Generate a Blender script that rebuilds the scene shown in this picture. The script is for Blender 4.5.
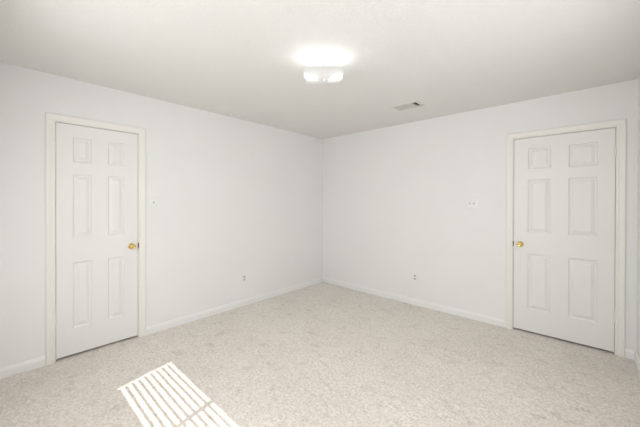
import bpy, bmesh, math, random
import numpy as np
from mathutils import Matrix, Vector

for o in list(bpy.data.objects):
    bpy.data.objects.remove(o)
SC = bpy.context.scene
COL = SC.collection
random.seed(4)
PI = math.pi

# room, metres: back left corner of the room at the origin, x to the right, y towards the back wall
H = 2.44          # ceiling
W = 3.662         # right wall
YF = -4.06        # front wall (behind the photographer)

# ------------------------------------------------------------------ camera
def make_camera():
    f, yaw, pit, rol, sy, cx, cy, cz = 292.22, 0.7403, -0.0036, 0.0024, -10.876, 3.3399, -3.7347, 1.3698
    F = Vector((-math.sin(yaw)*math.cos(pit), math.cos(yaw)*math.cos(pit), math.sin(pit)))
    R = Vector((math.cos(yaw), math.sin(yaw), 0))
    U = R.cross(F)
    R2 = R*math.cos(rol) + U*math.sin(rol)
    U2 = -R*math.sin(rol) + U*math.cos(rol)
    cd = bpy.data.cameras.new('camera')
    cd.sensor_width = 36
    cd.lens = f/640*36
    cd.shift_y = sy/640
    cd.clip_start = 0.02
    co = bpy.data.objects.new('camera', cd)
    COL.objects.link(co)
    m = Matrix((R2, U2, -F)).transposed().to_4x4()
    m.translation = (cx, cy, cz)
    co.matrix_world = m
    SC.camera = co
make_camera()

# ------------------------------------------------------------------ light
world = bpy.data.worlds.new('world')
SC.world = world
world.use_nodes = True
bg = world.node_tree.nodes['Background']
bg.inputs[0].default_value = (0.75, 0.87, 1.0, 1)
bg.inputs[1].default_value = 0.6

sd = bpy.data.lights.new('sun', 'SUN')
sd.energy = 4.0
sd.angle = math.radians(0.2)
sd.color = (1.0, 0.97, 0.92)
so = bpy.data.objects.new('sun', sd)
COL.objects.link(so)
so.location = (1.5, -6.5, 5.0)
so.rotation_euler = Vector((-0.225, 1.0, -1.0)).to_track_quat('-Z', 'Y').to_euler()

def area_light(name, loc, sx, sz, power, direction):
    d = bpy.data.lights.new(name, 'AREA')
    d.shape = 'RECTANGLE'
    d.size, d.size_y = sx, sz
    d.energy = power
    d.color = (0.995, 0.995, 0.995)
    o = bpy.data.objects.new(name, d)
    COL.objects.link(o)
    o.location = loc
    o.rotation_euler = Vector(direction).to_track_quat('-Z', 'Y').to_euler()
area_light('window_daylight', (2.09, YF + 0.03, 1.5), 2.12, 1.18, 31, (0, 1, -0.3))
area_light('side_fill', (W - 0.005, -2.40, 1.5), 1.78, 1.18, 18, (-1, 0.45, -0.35))  # fill light added to even out the room, at an invented opening

SC.view_settings.view_transform = 'Standard'
SC.view_settings.look = 'None'
SC.view_settings.gamma = 1
SC.view_settings.exposure = 0.03

# ------------------------------------------------------------------ materials
def mat(name, color, rough=0.5, metallic=0.0, bump=None, mottle=None, coat=0.0, spec=0.5):
    m = bpy.data.materials.new(name)
    m.use_nodes = True
    nt = m.node_tree
    b = nt.nodes['Principled BSDF']
    b.inputs['Base Color'].default_value = (*color, 1)
    b.inputs['Roughness'].default_value = rough
    b.inputs['Metallic'].default_value = metallic
    b.inputs['Specular IOR Level'].default_value = spec
    b.inputs['Coat Weight'].default_value = coat
    if bump or mottle:
        tc = nt.nodes.new('ShaderNodeTexCoord')
    if bump:
        scale, strength, dist = bump
        n = nt.nodes.new('ShaderNodeTexNoise')
        n.inputs['Scale'].default_value = scale
        n.inputs['Detail'].default_value = 4
        nt.links.new(tc.outputs['Object'], n.inputs['Vector'])
        bp = nt.nodes.new('ShaderNodeBump')
        bp.inputs['Strength'].default_value = strength
        bp.inputs['Distance'].default_value = dist
        nt.links.new(n.outputs['Fac'], bp.inputs['Height'])
        nt.links.new(bp.outputs['Normal'], b.inputs['Normal'])
    if mottle:
        scale, amt = mottle
        n2 = nt.nodes.new('ShaderNodeTexNoise')
        n2.inputs['Scale'].default_value = scale
        n2.inputs['Detail'].default_value = 3
        nt.links.new(tc.outputs['Object'], n2.inputs['Vector'])
        r = nt.nodes.new('ShaderNodeValToRGB')
        r.color_ramp.elements[0].position = 0.3
        r.color_ramp.elements[1].position = 0.7
        r.color_ramp.elements[0].color = (*[c*(1-amt) for c in color], 1)
        r.color_ramp.elements[1].color = (*[min(1, c*(1+amt)) for c in color], 1)
        nt.links.new(n2.outputs['Fac'], r.inputs['Fac'])
        nt.links.new(r.outputs['Color'], b.inputs['Base Color'])
    return m

M_WALL = mat('wall_paint', (0.895, 0.89, 0.882), 0.75, bump=(90, 0.12, 0.004), mottle=(2.2, 0.010), spec=0.3)
M_CEIL = mat('ceiling_paint', (0.86, 0.85, 0.825), 0.9, bump=(60, 0.35, 0.006), mottle=(1.5, 0.012), spec=0.2)
M_TRIM = mat('trim_paint', (0.90, 0.88, 0.83), 0.38)
M_BASE = mat('baseboard_paint', (0.90, 0.895, 0.885), 0.4)
M_DOOR = mat('door_paint', (0.88, 0.87, 0.855), 0.42, bump=(140, 0.04, 0.002))
M_PLATE = mat('white_plastic', (0.90, 0.90, 0.89), 0.35)
M_RECEPT = mat('receptacle_plastic', (0.62, 0.61, 0.58), 0.4)
M_TOGGLE_SHADED = mat('shaded_toggle_plastic', (0.60, 0.60, 0.58), 0.35)  # grey has the shading around the switch toggles put into it
M_SLOT = mat('dark_slot', (0.03, 0.03, 0.03), 0.6)
M_BRASS = mat('polished_brass', (0.80, 0.60, 0.22), 0.16, metallic=1.0)
M_BRONZE = mat('aged_bronze', (0.16, 0.09, 0.07), 0.45, metallic=0.6)
M_VENT = mat('vent_enamel', (0.62, 0.60, 0.56), 0.5)
M_VFRAME = mat('vent_frame_enamel', (0.76, 0.74, 0.69), 0.5)
M_DUCT = mat('dark_duct', (0.02, 0.02, 0.02), 0.8)
M_METAL = mat('white_enamel', (0.83, 0.83, 0.82), 0.35)
M_BLIND = mat('blind_slat', (0.85, 0.84, 0.80), 0.5)
M_BLOCKER = mat('blocker_paint', (0.7, 0.68, 0.62), 0.7)

def carpet_material():
    m = bpy.data.materials.new('carpet')
    m.use_nodes = True
    nt = m.node_tree
    b = nt.nodes['Principled BSDF']
    b.inputs['Roughness'].default_value = 0.95
    b.inputs['Specular IOR Level'].default_value = 0.1
    b.inputs['Sheen Weight'].default_value = 0.45
    tc = nt.nodes.new('ShaderNodeTexCoord')
    def noise(scale, detail, rough=0.5, dist=0.0, sc=None):
        n = nt.nodes.new('ShaderNodeTexNoise')
        n.inputs['Scale'].default_value = scale
        n.inputs['Detail'].default_value = detail
        n.inputs['Roughness'].default_value = rough
        n.inputs['Distortion'].default_value = dist
        if sc:
            mp = nt.nodes.new('ShaderNodeMapping')
            mp.inputs['Scale'].default_value = sc
            mp.inputs['Rotation'].default_value = (0, 0, 0.7)
            nt.links.new(tc.outputs['Object'], mp.inputs['Vector'])
            nt.links.new(mp.outputs['Vector'], n.inputs['Vector'])
        else:
            nt.links.new(tc.outputs['Object'], n.inputs['Vector'])
        return n
    def ramp(n, p0, c0, p1, c1):
        r = nt.nodes.new('ShaderNodeValToRGB')
        r.color_ramp.elements[0].position = p0
        r.color_ramp.elements[1].position = p1
        r.color_ramp.elements[0].color = (*c0, 1)
        r.color_ramp.elements[1].color = (*c1, 1)
        nt.links.new(n.outputs['Fac'], r.inputs['Fac'])
        return r
    def mul(a, c, fac=1.0):
        x = nt.nodes.new('ShaderNodeMix')
        x.data_type = 'RGBA'
        x.blend_type = 'MULTIPLY'
        x.inputs[0].default_value = fac
        nt.links.new(a.outputs[0], x.inputs[6])
        nt.links.new(c.outputs[0], x.inputs[7])
        class O: pass
        o = O(); o.outputs = [x.outputs[2]]
        return o
    fine = ramp(noise(58, 5, 0.85), 0.36, (0.59, 0.535, 0.465), 0.62, (0.94, 0.88, 0.80))
    nap = ramp(noise(7, 6, 0.7, 0.5, (1.0, 1.7, 1.0)), 0.30, (0.77, 0.745, 0.71), 0.45, (1, 1, 1))
    big = ramp(noise(1.4, 3, 0.6, 0.4), 0.32, (0.93, 0.925, 0.915), 0.6, (1, 1, 1))
    c = mul(mul(fine, nap), big)
    nt.links.new(c.outputs[0], b.inputs['Base Color'])
    bp = nt.nodes.new('ShaderNodeBump')
    bp.inputs['Strength'].default_value = 0.6
    bp.inputs['Distance'].default_value = 0.006
    nt.links.new(noise(160, 3, 0.7).outputs['Fac'], bp.inputs['Height'])
    nt.links.new(bp.outputs['Normal'], b.inputs['Normal'])
    return m
M_CARPET = carpet_material()

def glass_material():
    m = bpy.data.materials.new('frosted_glass')
    m.use_nodes = True
    nt = m.node_tree
    nt.nodes.remove(nt.nodes['Principled BSDF'])
    out = nt.nodes['Material Output']
    d = nt.nodes.new('ShaderNodeBsdfDiffuse')
    d.inputs[0].default_value = (0.85, 0.85, 0.85, 1)
    t = nt.nodes.new('ShaderNodeBsdfTranslucent')
    t.inputs[0].default_value = (0.92, 0.92, 0.90, 1)
    g = nt.nodes.new('ShaderNodeBsdfGlossy')
    g.inputs['Roughness'].default_value = 0.15
    a = nt.nodes.new('ShaderNodeMixShader'); a.inputs[0].default_value = 0.6
    b = nt.nodes.new('ShaderNodeMixShader'); b.inputs[0].default_value = 0.05
    nt.links.new(d.outputs[0], a.inputs[1]); nt.links.new(t.outputs[0], a.inputs[2])
    nt.links.new(a.outputs[0], b.inputs[1]); nt.links.new(g.outputs[0], b.inputs[2])
    nt.links.new(b.outputs[0], out.inputs['Surface'])
    return m
M_GLASS = glass_material()

def emit(name, color, strength):
    m = bpy.data.materials.new(name)
    m.use_nodes = True
    b = m.node_tree.nodes['Principled BSDF']
    b.inputs['Base Color'].default_value = (0.9, 0.9, 0.9, 1)
    b.inputs['Emission Color'].default_value = (*color, 1)
    b.inputs['Emission Strength'].default_value = strength
    return m
M_BULB = emit('lit_bulb', (0.96, 0.985, 1.0), 14)

# ------------------------------------------------------------------ helpers
def obj(name, bm, material, parent=None, origin=(0, 0, 0), smooth=False):
    """Link a bmesh given in world space as ONE object whose origin is at `origin`."""
    bmesh.ops.recalc_face_normals(bm, faces=bm.faces)
    origin = Vector(origin)
    bmesh.ops.translate(bm, verts=bm.verts, vec=-origin)
    me = bpy.data.meshes.new(name)
    bm.to_mesh(me)
    bm.free()
    me.materials.append(material)
    if smooth:
        for p in me.polygons:
            p.use_smooth = True
    o = bpy.data.objects.new(name, me)
    COL.objects.link(o)
    place(o, origin, parent)
    return o

def place(o, origin, parent):
    o['_w'] = list(origin)
    if parent is not None:
        o.parent = parent
        o.location = Vector(origin) - Vector(parent['_w'])
    else:
        o.location = origin

def empty(name, loc, label, cat, group=None):
    o = bpy.data.objects.new(name, None)
    o.empty_display_size = 0.1
    COL.objects.link(o)
    place(o, Vector(loc), None)
    tag(o, label, cat, group)
    return o

def tag(o, label, cat, group=None, kind=None):
    o['label'] = label
    o['category'] = cat
    if group: o['group'] = group
    if kind: o['kind'] = kind
    return o

def struct(name, bm, m, label, cat, origin=(0, 0, 0)):
    return tag(obj(name, bm, m, None, origin), label, cat, kind='structure')

def box(bm, a, b, bevel=0.0, T=None):
    c = [(x, y, z) for x in (a[0], b[0]) for y in (a[1], b[1]) for z in (a[2], b[2])]
    vs = [bm.verts.new(T(*p) if T else p) for p in c]
    fs = []
    for q in ((0, 1, 3, 2), (4, 6, 7, 5), (0, 4, 5, 1), (2, 3, 7, 6), (0, 2, 6, 4), (1, 5, 7, 3)):
        fs.append(bm.faces.new([vs[i] for i in q]))
    if bevel:
        es = list({e for f in fs for e in f.edges})
        bmesh.ops.bevel(bm, geom=es, offset=bevel, segments=2, affect='EDGES', profile=0.5)

def lathe(bm, prof, T, n=32):
    """prof: list of (radius, height); T maps (a, b, h) to world."""
    rings = []
    for r, h in prof:
        if r < 1e-6:
            rings.append([bm.verts.new(T(0, 0, h))])
        else:
            rings.append([bm.verts.new(T(r*math.cos(2*PI*k/n), r*math.sin(2*PI*k/n), h)) for k in range(n)])
    for A, B in zip(rings, rings[1:]):
        for k in range(n):
            k2 = (k+1) % n
            if len(A) == 1 and len(B) == 1: continue
            if len(A) == 1: bm.faces.new((A[0], B[k], B[k2]))
            elif len(B) == 1: bm.faces.new((A[k], A[k2], B[0]))
            else: bm.faces.new((A[k], A[k2], B[k2], B[k]))

def prism(bm, prof, P0, P1):
    """Sweep a closed profile between two end functions mapping profile points to world."""
    A = [bm.verts.new(P0(*p)) for p in prof]
    B = [bm.verts.new(P1(*p)) for p in prof]
    n = len(prof)
    for k in range(n):
        bm.faces.new((A[k], A[(k+1) % n], B[(k+1) % n], B[k]))
    bm.faces.new(A); bm.faces.new(B[::-1])

# wall frames: (u along the wall, d out into the room, w up) to world
T_LEFT = lambda u, d, w: (d, u, w)
T_BACK = lambda u, d, w: (u, -d, w)
T_RIGHT = lambda u, d, w: (W - d, u, w)
T_FRONT = lambda u, d, w: (u, YF + d, w)

# ------------------------------------------------------------------ floor (carpet) and ceiling
def carpet():
    st = 0.009
    xs = np.arange(-0.12, W + 0.12, st)
    ys = np.arange(YF - 0.10, 0.13, st)
    X, Y = np.meshgrid(xs, ys)
    rng = np.random.default_rng(3)
    Z = rng.normal(0, 1, X.shape)
    def blur(a, k):
        for _ in range(k):
            a = (a + np.roll(a, 1, 0) + np.roll(a, -1, 0) + np.roll(a, 1, 1) + np.roll(a, -1, 1))/5
        return a
    def norm(a): return a/a.std()
    fine = norm(Z)
    tuft = norm(blur(rng.normal(0, 1, X.shape), 4))
    dent = norm(blur(rng.normal(0, 1, X.shape), 60))
    Z = -0.004 + 0.0009*fine + 0.0010*tuft + 0.0006*dent
    ny, nx = X.shape
    co = np.stack([X, Y, Z], -1).reshape(-1, 3).astype(np.float32)
    i = np.arange(ny*nx).reshape(ny, nx)
    q = np.stack([i[:-1, :-1], i[:-1, 1:], i[1:, 1:], i[1:, :-1]], -1).reshape(-1, 4)
    me = bpy.data.meshes.new('floor')
    me.vertices.add(len(co)); me.vertices.foreach_set('co', co.ravel())
    me.loops.add(q.size); me.loops.foreach_set('vertex_index', q.ravel().astype(np.int32))
    me.polygons.add(len(q))
    me.polygons.foreach_set('loop_start', np.arange(0, q.size, 4, dtype=np.int32))
    me.polygons.foreach_set('use_smooth', np.ones(len(q), bool))
    me.update(calc_edges=True); me.validate()
    me.materials.append(M_CARPET)
    o = bpy.data.objects.new('floor', me)
    COL.objects.link(o)
    tag(o, 'wall-to-wall light beige carpet with faint footprint marks', 'carpet floor', kind='structure')
carpet()

VX0, VX1, VY0, VY1 = 1.735, 1.985, -0.748, -0.598     # duct opening of the ceiling vent
bm = bmesh.new()
for a, b in (((-0.14, YF-0.14), (W+0.14, VY0)), ((-0.14, VY1), (W+0.14, 0.14)), ((-0.14, VY0), (VX0, VY1)), ((VX1, VY0), (W+0.14, VY1))):
    box(bm, (a[0], a[1], H), (b[0], b[1], H+0.12))
struct('ceiling', bm, M_CEIL, 'flat off-white ceiling over the whole room', 'ceiling', (W/2, YF/2, H))

# ------------------------------------------------------------------ walls
DL = (-3.416, -2.795)     # door opening in the left wall (along y)
DB = (2.755, 3.530)       # door opening in the back wall (along x)
DT = 2.045                # door opening height
TH = 0.14
WX0, WX1, WZ0, WZ1 = 1.010, 3.170, 0.895, 2.10          # window opening in the front wall, widened rightwards for more light
JD = 0.10                 # depth of the door recess
def wall_with_recess(T, u0, u1, o0, o1):
    bm = bmesh.new()
    box(bm, (u0, -TH, -0.03), (u1, -JD, H), T=T)
    box(bm, (u0, -JD, -0.03), (o0, 0, H), T=T)
    box(bm, (o1, -JD, -0.03), (u1, 0, H), T=T)
    box(bm, (o0, -JD, DT+0.016), (o1, 0, H), T=T)
    return bm
J = 0.016                 # jamb board thickness
struct('wall_left', wall_with_recess(T_LEFT, YF-TH, TH, DL[0]-J, DL[1]+J), M_WALL, 'white wall on the left, holding the narrow door', 'wall', (0, YF/2, 0))
struct('wall_back', wall_with_recess(T_BACK, 0, W, DB[0]-J, DB[1]+J), M_WALL, 'white wall at the back right, holding the wider door', 'wall', (W/2, 0, 0))
bm = bmesh.new()
SY0, SY1 = -3.30, -1.50                                  # opening added in the right wall for the fill light
box(bm, (YF-TH, -TH, -0.03), (SY0, 0, H), T=T_RIGHT)
box(bm, (SY1, -TH, -0.03), (TH, 0, H), T=T_RIGHT)
box(bm, (SY0, -TH, -0.03), (SY1, 0, WZ0), T=T_RIGHT)
box(bm, (SY0, -TH, WZ1), (SY1, 0, H), T=T_RIGHT)
struct('wall_right', bm, M_WALL, 'white wall at the far right edge of the photo', 'wall', (W, YF/2, 0))
bm = bmesh.new()
box(bm, (0, -TH, -0.03), (WX0, 0, H), T=T_FRONT)
box(bm, (WX1, -TH, -0.03), (W, 0, H), T=T_FRONT)
box(bm, (WX0, -TH, -0.03), (WX1, 0, WZ0), T=T_FRONT)
box(bm, (WX0, -TH, WZ1), (WX1, 0, H), T=T_FRONT)
struct('wall_front', bm, M_WALL, 'white window wall behind the viewer, out of the photo', 'wall', (W/2, YF, 0))

# ------------------------------------------------------------------ baseboards
BP = [(0, 0), (0.013, 0), (0.013, 0.052), (0.0105, 0.060), (0.0085, 0.064), (0.0065, 0.072), (0.004, 0.076), (0, 0.077)]
def baseboard(name, T, runs, label, origin):
    bm = bmesh.new()
    for u0, u1, m0, m1 in runs:      # m0/m1: mitre at an inside corner
        prism(bm, [(d, w-0.012 if w == 0 else w) for d, w in BP],
              lambda d, w: T(u0 + (d if m0 else 0), d, w), lambda d, w: T(u1 - (d if m1 else 0), d, w))
    struct(name, bm, M_BASE, label, 'baseboard', origin)
CW = 0.064                # reveal + casing width
baseboard('baseboard_left', T_LEFT, [(YF, DL[0]-CW, 1, 0), (DL[1]+CW, 0, 0, 1)], 'white baseboard along the left wall either side of the narrow door', (0, YF/2, 0))
baseboard('baseboard_back', T_BACK, [(0, DB[0]-CW, 1, 0), (DB[1]+CW, W, 0, 1)], 'white baseboard along the back wall up to the wider door', (W/2, 0, 0))
baseboard('baseboard_right', T_RIGHT, [(YF, 0, 1, 1)], 'white baseboard along the right wall at the photo edge', (W, YF/2, 0))
baseboard('baseboard_front', T_FRONT, [(0, W, 1, 1)], 'white baseboard of the window wall behind the viewer', (W/2, YF, 0))

# ------------------------------------------------------------------ door trims (jamb and casing) with strike plate
def door_trim(name, T, u0, u1, strike_side, label):
    org = T((u0+u1)/2, 0, 0)
    rv, cw = 0.005, 0.058
    prof = [(0, 0.0), (0, 0.008), (0.004, 0.0105), (0.010, 0.011), (0.016, 0.0095), (0.020, 0.0115), (0.036, 0.015), (0.050, 0.0165), (0.055, 0.016), (cw, 0.012), (cw, 0.0)]
    bm = bmesh.new()
    st = [lambda t, d: T(u0-rv-t, d, -0.012), lambda t, d: T(u0-rv-t, d, DT+rv+t), lambda t, d: T(u1+rv+t, d, DT+rv+t), lambda t, d: T(u1+rv+t, d, -0.012)]
    for a, b in zip(st, st[1:]):
        prism(bm, prof, a, b)
    o = struct(name, bm, M_TRIM, label, 'door trim', org)
    bm = bmesh.new()
    box(bm, (u0-J, -JD, -0.012), (u0, 0, DT), T=T)
    box(bm, (u1, -JD, -0.012), (u1+J, 0, DT), T=T)
    box(bm, (u0-J, -JD, DT), (u1+J, 0, DT+J), T=T)
    # door stops behind the slab
    box(bm, (u0, -0.060, -0.012), (u0+0.012, -0.046, DT), T=T)
    box(bm, (u1-0.012, -0.060, -0.012), (u1, -0.046, DT), T=T)
    box(bm, (u0+0.012, -0.060, DT-0.012), (u1-0.012, -0.046, DT), T=T)
    obj('door_jamb', bm, M_TRIM, o, org)
    us = u1 if strike_side > 0 else u0
    bm = bmesh.new()
    a, b = sorted((us - strike_side*0.0028, us + strike_side*0.0045))
    box(bm, (a, -0.012, 0.899), (b, 0.0015, 0.949), T=T)
    s = obj('strike_plate', bm, M_BRONZE, o, T(us, 0, 0.924))
    s['label'] = 'dark bronze strike plate'
    return o
door_trim('trim_1', T_LEFT, DL[0], DL[1], +1, 'off-white moulded casing around the narrow door in the left wall')
door_trim('trim_2', T_BACK, DB[0], DB[1], -1, 'cream moulded casing around the wider door in the back wall')

# ------------------------------------------------------------------ doors: six-panel slab, knob, hinges
FACE = -0.005             # slab face, just behind the wall plane
ROWS = [(0.243, 0.830), (1.045, 1.610), (1.710, 1.935)]
def rect_loop(bm, T, u0, u1, w0, w1, d):
    return [bm.verts.new(T(*p)) for p in ((u0, d, w0), (u1, d, w0), (u1, d, w1), (u0, d, w1))]
def bridge(bm, A, B):
    n = len(A)
    for k in range(n):
        bm.faces.new((A[k], A[(k+1) % n], B[(k+1) % n], B[k]))
def door(name, T, u0, u1, cols, knob_u, hinge_u, label):
    g = 0.003
    a, b, z0, z1 = u0+g, u1-g, 0.017, DT-0.004
    back = FACE - 0.035
    org = T((a+b)/2, FACE, z0)
    bm = bmesh.new()
    # rails and stiles: one grid of faces with six openings, closed behind the panels
    us = [a] + [v for c in cols for v in c] + [b]
    ws = [z0] + [v for r in ROWS for v in r] + [z1]
    V = {(i, k): bm.verts.new(T(u, FACE, w)) for i, u in enumerate(us) for k, w in enumerate(ws)}
    Q = {(i, k): bm.verts.new(T(u, back, w)) for i, u in enumerate(us) for k, w in enumerate(ws)}
    for i in range(len(us)-1):
        for k in range(len(ws)-1):
            hole = i in (1, 3) and k in (1, 3, 5)
            c = [(i, k), (i+1, k), (i+1, k+1), (i, k+1)]
            bm.faces.new([Q[q] for q in c])
            if not hole:
                bm.faces.new([V[q] for q in c])
            else:
                dv = [bm.verts.new(T(us[i_], FACE-0.017, ws[k_])) for i_, k_ in c]
                bridge(bm, [V[q] for q in c], dv)
                bm.faces.new(dv)
    for (n_i, edges) in (((0,), [(0, k) for k in range(len(ws))]), ((1,), [(len(us)-1, k) for k in range(len(ws))]),
                         ((2,), [(i, 0) for i in range(len(us))]), ((3,), [(i, len(ws)-1) for i in range(len(us))])):
        for p, q in zip(edges, edges[1:]):
            bm.faces.new((V[p], V[q], Q[q], Q[p]))
    o = struct(name, bm, M_DOOR, label, 'door', org)
    for c in cols:
        for r in ROWS:
            bm = bmesh.new()
            loops = []
            # moulded sticking, groove, then the raised field
            for t, d in ((0.0, -0.0165), (0.0, 0.0), (0.003, -0.0005), (0.006, -0.0035), (0.0095, -0.0095), (0.014, -0.0130), (0.020, -0.0130),
                         (0.023, -0.0118), (0.044, -0.0030), (0.047, -0.0018)):
                loops.append(rect_loop(bm, T, c[0]+t, c[1]-t, r[0]+t, r[1]-t, FACE+d))
            for A, B in zip(loops, loops[1:]):
                bridge(bm, A, B)
            bm.faces.new(loops[-1])
            bm.faces.new(loops[0][::-1])
            obj('panel', bm, M_DOOR, o, T((c[0]+c[1])/2, FACE, r[0]))
    # brass knob on its rose
    zk = 0.922
    K = lambda x, y, h: T(knob_u + x, FACE + h, zk + y)
    bm = bmesh.new()
    lathe(bm, [(0, 0.019), (0.0095, 0.019), (0.0095, 0.034), (0.0125, 0.0375), (0.019, 0.040), (0.0230, 0.046), (0.0248, 0.053), (0.0243, 0.060),
               (0.0212, 0.0665), (0.0160, 0.0695), (0.0150, 0.0690), (0.0135, 0.0680), (0.006, 0.0690), (0, 0.0692)], K)
    kn = obj('door_knob', bm, M_BRASS, o, T(knob_u, FACE, zk), smooth=True)
    kn['label'] = 'round polished brass knob'
    bm = bmesh.new()
    lathe(bm, [(0, 0), (0.0285, 0), (0.0295, 0.002), (0.0280, 0.006), (0.0230, 0.010), (0.0160, 0.0125), (0.0145, 0.019), (0, 0.019)], K)
    obj('rosette', bm, M_BRASS, kn, T(knob_u, FACE, zk), smooth=True)
    # painted hinges: knuckle barrel with pin tips, standing at the edge
    for hz in (0.335, 1.836):
        bm = bmesh.new()
        Kh = lambda x, y, h: T(hinge_u + x, 0.0035 + y, hz + h)
        pr = [(0, -0.052), (0.004, -0.050), (0.0052, -0.0465), (0.0062, -0.0455)]
        for q in range(5):
            lo, hi = -0.0445 + q*0.0178, -0.0445 + (q+1)*0.0178
            pr += [(0.0062, lo+0.0008), (0.0062, hi-0.0008), (0.0054, hi)]
        pr += [(0.0062, 0.0455), (0.0052, 0.0465), (0.004, 0.050), (0, 0.052)]
        lathe(bm, pr, Kh, 14)
        obj('hinge', bm, M_DOOR, o, T(hinge_u, 0, hz))
    return o
door('door_1', T_LEFT, DL[0], DL[1], [(-3.305, -3.165), (-3.050, -2.912)], -2.855, DL[0], 'narrow white six-panel door with brass knob in the left wall')
door('door_2', T_BACK, DB[0], DB[1], [(2.877, 3.072), (3.203, 3.416)], 2.817, DB[1], 'wider white six-panel door with brass knob in the back wall')

# ------------------------------------------------------------------ switches and outlets
def plate_mesh(T, u, z, w, h, t=0.006):
    bm = bmesh.new()
    lo = []
    for ins, d in ((0, 0.0003), (0, 0.0025), (0.0012, 0.0042), (0.004, 0.0055), (0.006, t)):
        lo.append(rect_loop(bm, T, u-w/2+ins, u+w/2-ins, z-h/2+ins, z+h/2-ins, d))
    for A, B in zip(lo, lo[1:]): bridge(bm, A, B)
    bm.faces.new(lo[-1]); bm.faces.new(lo[0][::-1])
    return bm
def screw(T, u, z, d, parent):
    bm = bmesh.new()
    lathe(bm, [(0, 0), (0.0032, 0), (0.0030, 0.0009), (0.0018, 0.0014), (0, 0.0015)], lambda x, y, h: T(u+x, d+h, z+y), 12)
    obj('screw', bm, M_PLATE, parent, T(u, d, z))
def light_switch(name, T, u, z, gangs, label):
    w = 0.070 + 0.046*(gangs-1)
    o = empty(name, T(u, 0, z-0.057), label, 'light switch')
    obj('cover_plate', plate_mesh(T, u, z, w, 0.1145), M_PLATE, o, T(u, 0, z))
    for k in range(gangs):
        uk = u + 0.046*(k-(gangs-1)/2)
        bm = bmesh.new()
        box(bm, (uk-0.0052, 0.0058, z-0.0125), (uk+0.0052, 0.0066, z+0.0125), T=T)
        s = obj('slot_shade', bm, M_TOGGLE_SHADED, o, T(uk, 0.006, z))  # grey plate standing in for the shaded recess around the toggle
        bm = bmesh.new()
        pr = [(-0.0075, 0.0062), (0.0060, 0.0062), (0.0115, 0.0190), (0.0085, 0.0205), (0.0050, 0.0195)]
        prism(bm, [(v, d) for v, d in pr], lambda v, d: T(uk-0.0042, d, z+v), lambda v, d: T(uk+0.0042, d, z+v))
        obj('toggle', bm, M_TOGGLE_SHADED, o, T(uk, 0.006, z))
        for v in (-0.030, 0.030):
            screw(T, uk, z+v, 0.0058, o)
light_switch('light_switch', T_LEFT, -2.657, 1.354, 1, 'white light switch with a single toggle beside the narrow door')
light_switch('light_switch', T_BACK, 2.343, 1.352, 2, 'wide white light switch with two toggles on the back wall')

def outlet(T, u, z, label):
    o = empty('electrical_outlet', T(u, 0, z-0.057), label, 'electrical outlet')
    obj('cover_plate', plate_mesh(T, u, z, 0.070, 0.1145), M_PLATE, o, T(u, 0, z))
    for v in (-0.0195, 0.0195):
        bm = bmesh.new()
        pts = []
        for k in range(24):
            an = 2*PI*k/24
            x, y = 0.0172*math.cos(an), 0.0172*math.sin(an)
            pts.append((x, max(-0.0142, min(0.0142, y))))
        prism(bm, pts, lambda x, y: T(u+x, 0.0056, z+v+y), lambda x, y: T(u+x, 0.0078, z+v+y))
        r = obj('receptacle', bm, M_RECEPT, o, T(u, 0.0056, z+v))
        for x, hh in ((-0.0064, 0.0085), (0.0064, 0.0070)):
            bm = bmesh.new()
            box(bm, (u+x-0.0013, 0.0076, z+v+0.003-hh/2), (u+x+0.0013, 0.0080, z+v+0.003+hh/2), T=T)
            obj('slot', bm, M_SLOT, r, T(u+x, 0.0078, z+v))
        bm = bmesh.new()
        lathe(bm, [(0, -0.0002), (0.0027, -0.0002), (0.0027, 0.0002), (0, 0.0002)], lambda x, y, h: T(u+x, 0.0078+h, z+v-0.0078+y), 12)
        obj('slot', bm, M_SLOT, r, T(u, 0.0078, z+v))
    screw(T, u, z, 0.0058, o)
outlet(T_LEFT, -1.563, 0.358, 'white electrical outlet low on the left wall')
outlet(T_BACK, 1.650, 0.364, 'white electrical outlet low on the back wall')

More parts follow.
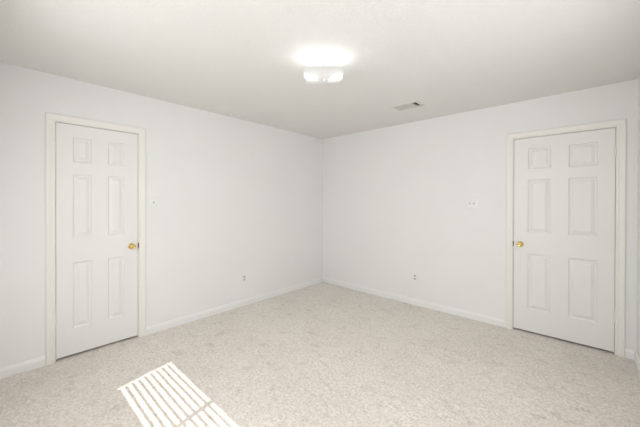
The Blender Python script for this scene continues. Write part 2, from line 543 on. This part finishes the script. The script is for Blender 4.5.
# ------------------------------------------------------------------ ceiling vent
def ceiling_vent():
    cx, cy = (VX0+VX1)/2, (VY0+VY1)/2
    o = empty('ceiling_vent', (cx, cy, H), 'rectangular air vent with slanted louvers in the ceiling', 'ceiling vent')
    bm = bmesh.new()
    lo = []
    def ring(e, z): return [bm.verts.new(p) for p in ((VX0-e, VY0-e, z), (VX1+e, VY0-e, z), (VX1+e, VY1+e, z), (VX0-e, VY1+e, z))]
    for e, z in ((0.026, H-0.0005), (0.026, H-0.003), (0.022, H-0.008), (0.004, H-0.010), (0.0, H-0.008), (0.0, H-0.0005)):
        lo.append(ring(e, z))
    for A, B in zip(lo, lo[1:]): bridge(bm, A, B)
    bridge(bm, lo[-1], lo[0])
    obj('frame', bm, M_VFRAME, o, (cx, cy, H))
    # sheet-metal duct boot above the opening
    bm = bmesh.new()
    e = 0.001
    A = [bm.verts.new(p) for p in ((VX0+e, VY0+e, H+0.004), (VX1-e, VY0+e, H+0.004), (VX1-e, VY1-e, H+0.004), (VX0+e, VY1-e, H+0.004))]
    B = [bm.verts.new((v.co.x, v.co.y, H+0.11)) for v in A]
    bridge(bm, A, B); bm.faces.new(B)
    obj('duct_boot', bm, M_DUCT, o, (cx, cy, H))
    # long louvers throwing air sideways, then a short bank at the right end
    xs = VX1 - 0.046
    n = 8
    for k in range(n):
        y = VY0 + (k+0.5)*(VY1-VY0)/n
        bm = bmesh.new()
        t = 0.0008
        dy, dz = 0.0120, 0.0052
        prism(bm, [(-dy, dz), (-dy-t, dz-t), (dy-t, -dz-t), (dy, -dz)], lambda p, q: (VX0+0.001, y+p, H-0.001+q), lambda p, q: (xs, y+p, H-0.001+q))
        obj('louver', bm, M_VENT, o, (cx, y, H))
    bm = bmesh.new()
    box(bm, (xs, VY0, H-0.009), (xs+0.004, VY1, H+0.012))
    obj('divider', bm, M_VENT, o, (xs, cy, H))
    for k in range(2):
        x = xs + 0.017 + k*0.019
        bm = bmesh.new()
        dx, dz = 0.0075, 0.009
        prism(bm, [(-dx, dz), (-dx-0.0008, dz), (dx-0.0008, -dz), (dx, -dz)], lambda p, q: (x+p, VY0+0.001, H+0.001+q), lambda p, q: (x+p, VY1-0.001, H+0.001+q))
        obj('louver', bm, M_VENT, o, (x, cy, H))
ceiling_vent()

# ------------------------------------------------------------------ ceiling light
def ceiling_light():
    cx, cy = 1.880, -2.100
    rot = math.radians(42.4)
    ca, sa = math.cos(rot), math.sin(rot)
    o = empty('ceiling_light', (cx, cy, H), 'lit flush ceiling light with a square bent white glass shade', 'ceiling light')
    P = lambda x, y, h: (cx + x*ca - y*sa, cy + x*sa + y*ca, H + h)
    bm = bmesh.new()
    lathe(bm, [(0, -0.0005), (0.058, -0.0005), (0.060, -0.004), (0.058, -0.018), (0.052, -0.022), (0, -0.022)], P, 40)
    obj('canopy', bm, M_METAL, o, (cx, cy, H))
    bm = bmesh.new()
    lathe(bm, [(0, -0.021), (0.0035, -0.021), (0.0035, -0.156), (0, -0.156)], P, 12)
    obj('rod', bm, M_METAL, o, (cx, cy, H))
    # bent glass sheet: square with upturned sides, low in the middle
    s, n, t = 0.146, 24, 0.004
    def hz(x, y):
        m = (abs(x/s)**5 + abs(y/s)**5 + 0.0004)**0.2
        return -0.155 + 0.028*min(1.0, m)
    bm = bmesh.new()
    top = {}; bot = {}
    for i in range(n+1):
        for k in range(n+1):
            x, y = s*(2*i/n-1), s*(2*k/n-1)
            # softly rounded corners
            c = max(0.0, (abs(x)+abs(y))/s - 1.975)
            x2, y2 = x*(1-c*0.35), y*(1-c*0.35)
            top[i, k] = bm.verts.new(P(x2, y2, hz(x, y)))
            bot[i, k] = bm.verts.new(P(x2, y2, hz(x, y)-t))
    for i in range(n):
        for k in range(n):
            bm.faces.new((top[i, k], top[i+1, k], top[i+1, k+1], top[i, k+1]))
            bm.faces.new((bot[i, k], bot[i, k+1], bot[i+1, k+1], bot[i+1, k]))
    per = [(i, 0) for i in range(n)] + [(n, k) for k in range(n)] + [(i, n) for i in range(n, 0, -1)] + [(0, k) for k in range(n, 0, -1)]
    for a, b in zip(per, per[1:]+per[:1]):
        bm.faces.new((top[a], top[b], bot[b], bot[a]))
    obj('glass_shade', bm, M_GLASS, o, P(0, 0, -0.15), smooth=True)
    bm = bmesh.new()
    lathe(bm, [(0, -0.1560), (0.009, -0.1560), (0.010, -0.158), (0.008, -0.161), (0.005, -0.164), (0.0065, -0.168), (0.0045, -0.172), (0, -0.173)], P, 20)
    f = obj('finial', bm, M_METAL, o, P(0, 0, -0.156), smooth=True)
    for sx in (-1, 1):
        Kb = lambda x, y, h: P(sx*(0.040 + h), x, -0.100 + y)
        bm = bmesh.new()
        lathe(bm, [(0, 0), (0.014, 0), (0.014, 0.026), (0.012, 0.027), (0, 0.027)], Kb, 20)
        obj('lamp_socket', bm, M_METAL, o, P(sx*0.04, 0, -0.100))
        bm = bmesh.new()
        lathe(bm, [(0, 0.0275), (0.011, 0.0275), (0.013, 0.036), (0.020, 0.052), (0.0235, 0.066), (0.0215, 0.080), (0.013, 0.090), (0, 0.094)], Kb, 24)
        obj('light_bulb', bm, M_BULB, o, P(sx*0.09, 0, -0.100), smooth=True)
ceiling_light()

# ------------------------------------------------------------------ window behind the viewer with its blind: shapes the sun patch on the carpet
bm = bmesh.new()
box(bm, (WX0, -0.11, WZ0), (WX0+0.001, -0.07, WZ1), T=T_FRONT)
box(bm, (WX1-0.001, -0.11, WZ0), (WX1, -0.07, WZ1), T=T_FRONT)
box(bm, (WX0, -0.11, WZ1-0.04), (WX1, -0.07, WZ1), T=T_FRONT)
for u in (1.74, 2.455):
    box(bm, (u-0.015, -0.03, WZ0), (u+0.015, 0.0, WZ1), T=T_FRONT)
wn = struct('window_1', bm, M_BASE, 'triple window behind the viewer, right bay added for more light, out of the photo', 'window', (2.09, YF, WZ0))
bm = bmesh.new()  # invented window frame around the added fill light
for u0, u1, w0, w1 in ((SY0, SY0+0.04, WZ0, WZ1), (SY1-0.04, SY1, WZ0, WZ1), (SY0, SY1, WZ0, WZ0+0.04), (SY0, SY1, WZ1-0.04, WZ1), (-2.42, -2.38, WZ0, WZ1)):
    box(bm, (u0, -0.11, w0), (u1, -0.07, w1), T=T_RIGHT)
struct('fill_window', bm, M_BASE, 'made-up window added in the right wall for the fill light, out of the photo', 'window', (W, -2.4, WZ0))
bl = empty('window_blind', (2.09, YF-0.03, WZ0), 'open white horizontal blind behind the viewer, out of the photo', 'blind')
n = int((WZ1-0.05-WZ0)/0.0455)
for k in range(n):
    z = WZ0 + 0.02 + k*0.0455
    bm = bmesh.new()
    c = -0.03 - 0.027
    prism(bm, [(-0.024, 0.0), (0.0, 0.0025), (0.024, 0.0), (0.024, -0.003), (0.0, -0.0005), (-0.024, -0.003)],
          lambda p, q: (WX0+0.037, YF+c+p, z+q-p*0.67), lambda p, q: (WX1-0.022, YF+c+p, z+q-p*0.67))
    obj('slat', bm, M_BLIND, bl, (2.09, YF+c, z))
bm = bmesh.new()
box(bm, (WX0+0.01, -0.085, WZ1-0.045), (WX1-0.01, -0.03, WZ1-0.005), T=T_FRONT)
obj('head_rail', bm, M_BLIND, bl, (2.09, YF, WZ1))
bm = bmesh.new()
box(bm, (-0.6, YF-1.046, 2.36), (W+0.9, YF-TH-0.001, 2.42))  # unseen slab added to cut off the far end of the sun patch
box(bm, (W+TH+0.001, YF-TH-0.001, 2.36), (W+0.9, 0.3, 2.42))  # side arm added to keep sun out of the invented opening
tag(obj('sun_blocker', bm, M_BLOCKER, None, (W/2, YF-0.6, 2.36)), 'added sun blocker outside the windows, out of the photo', 'sun blocker', kind='structure')

for o in bpy.data.objects:
    if '_w' in o: del o['_w']
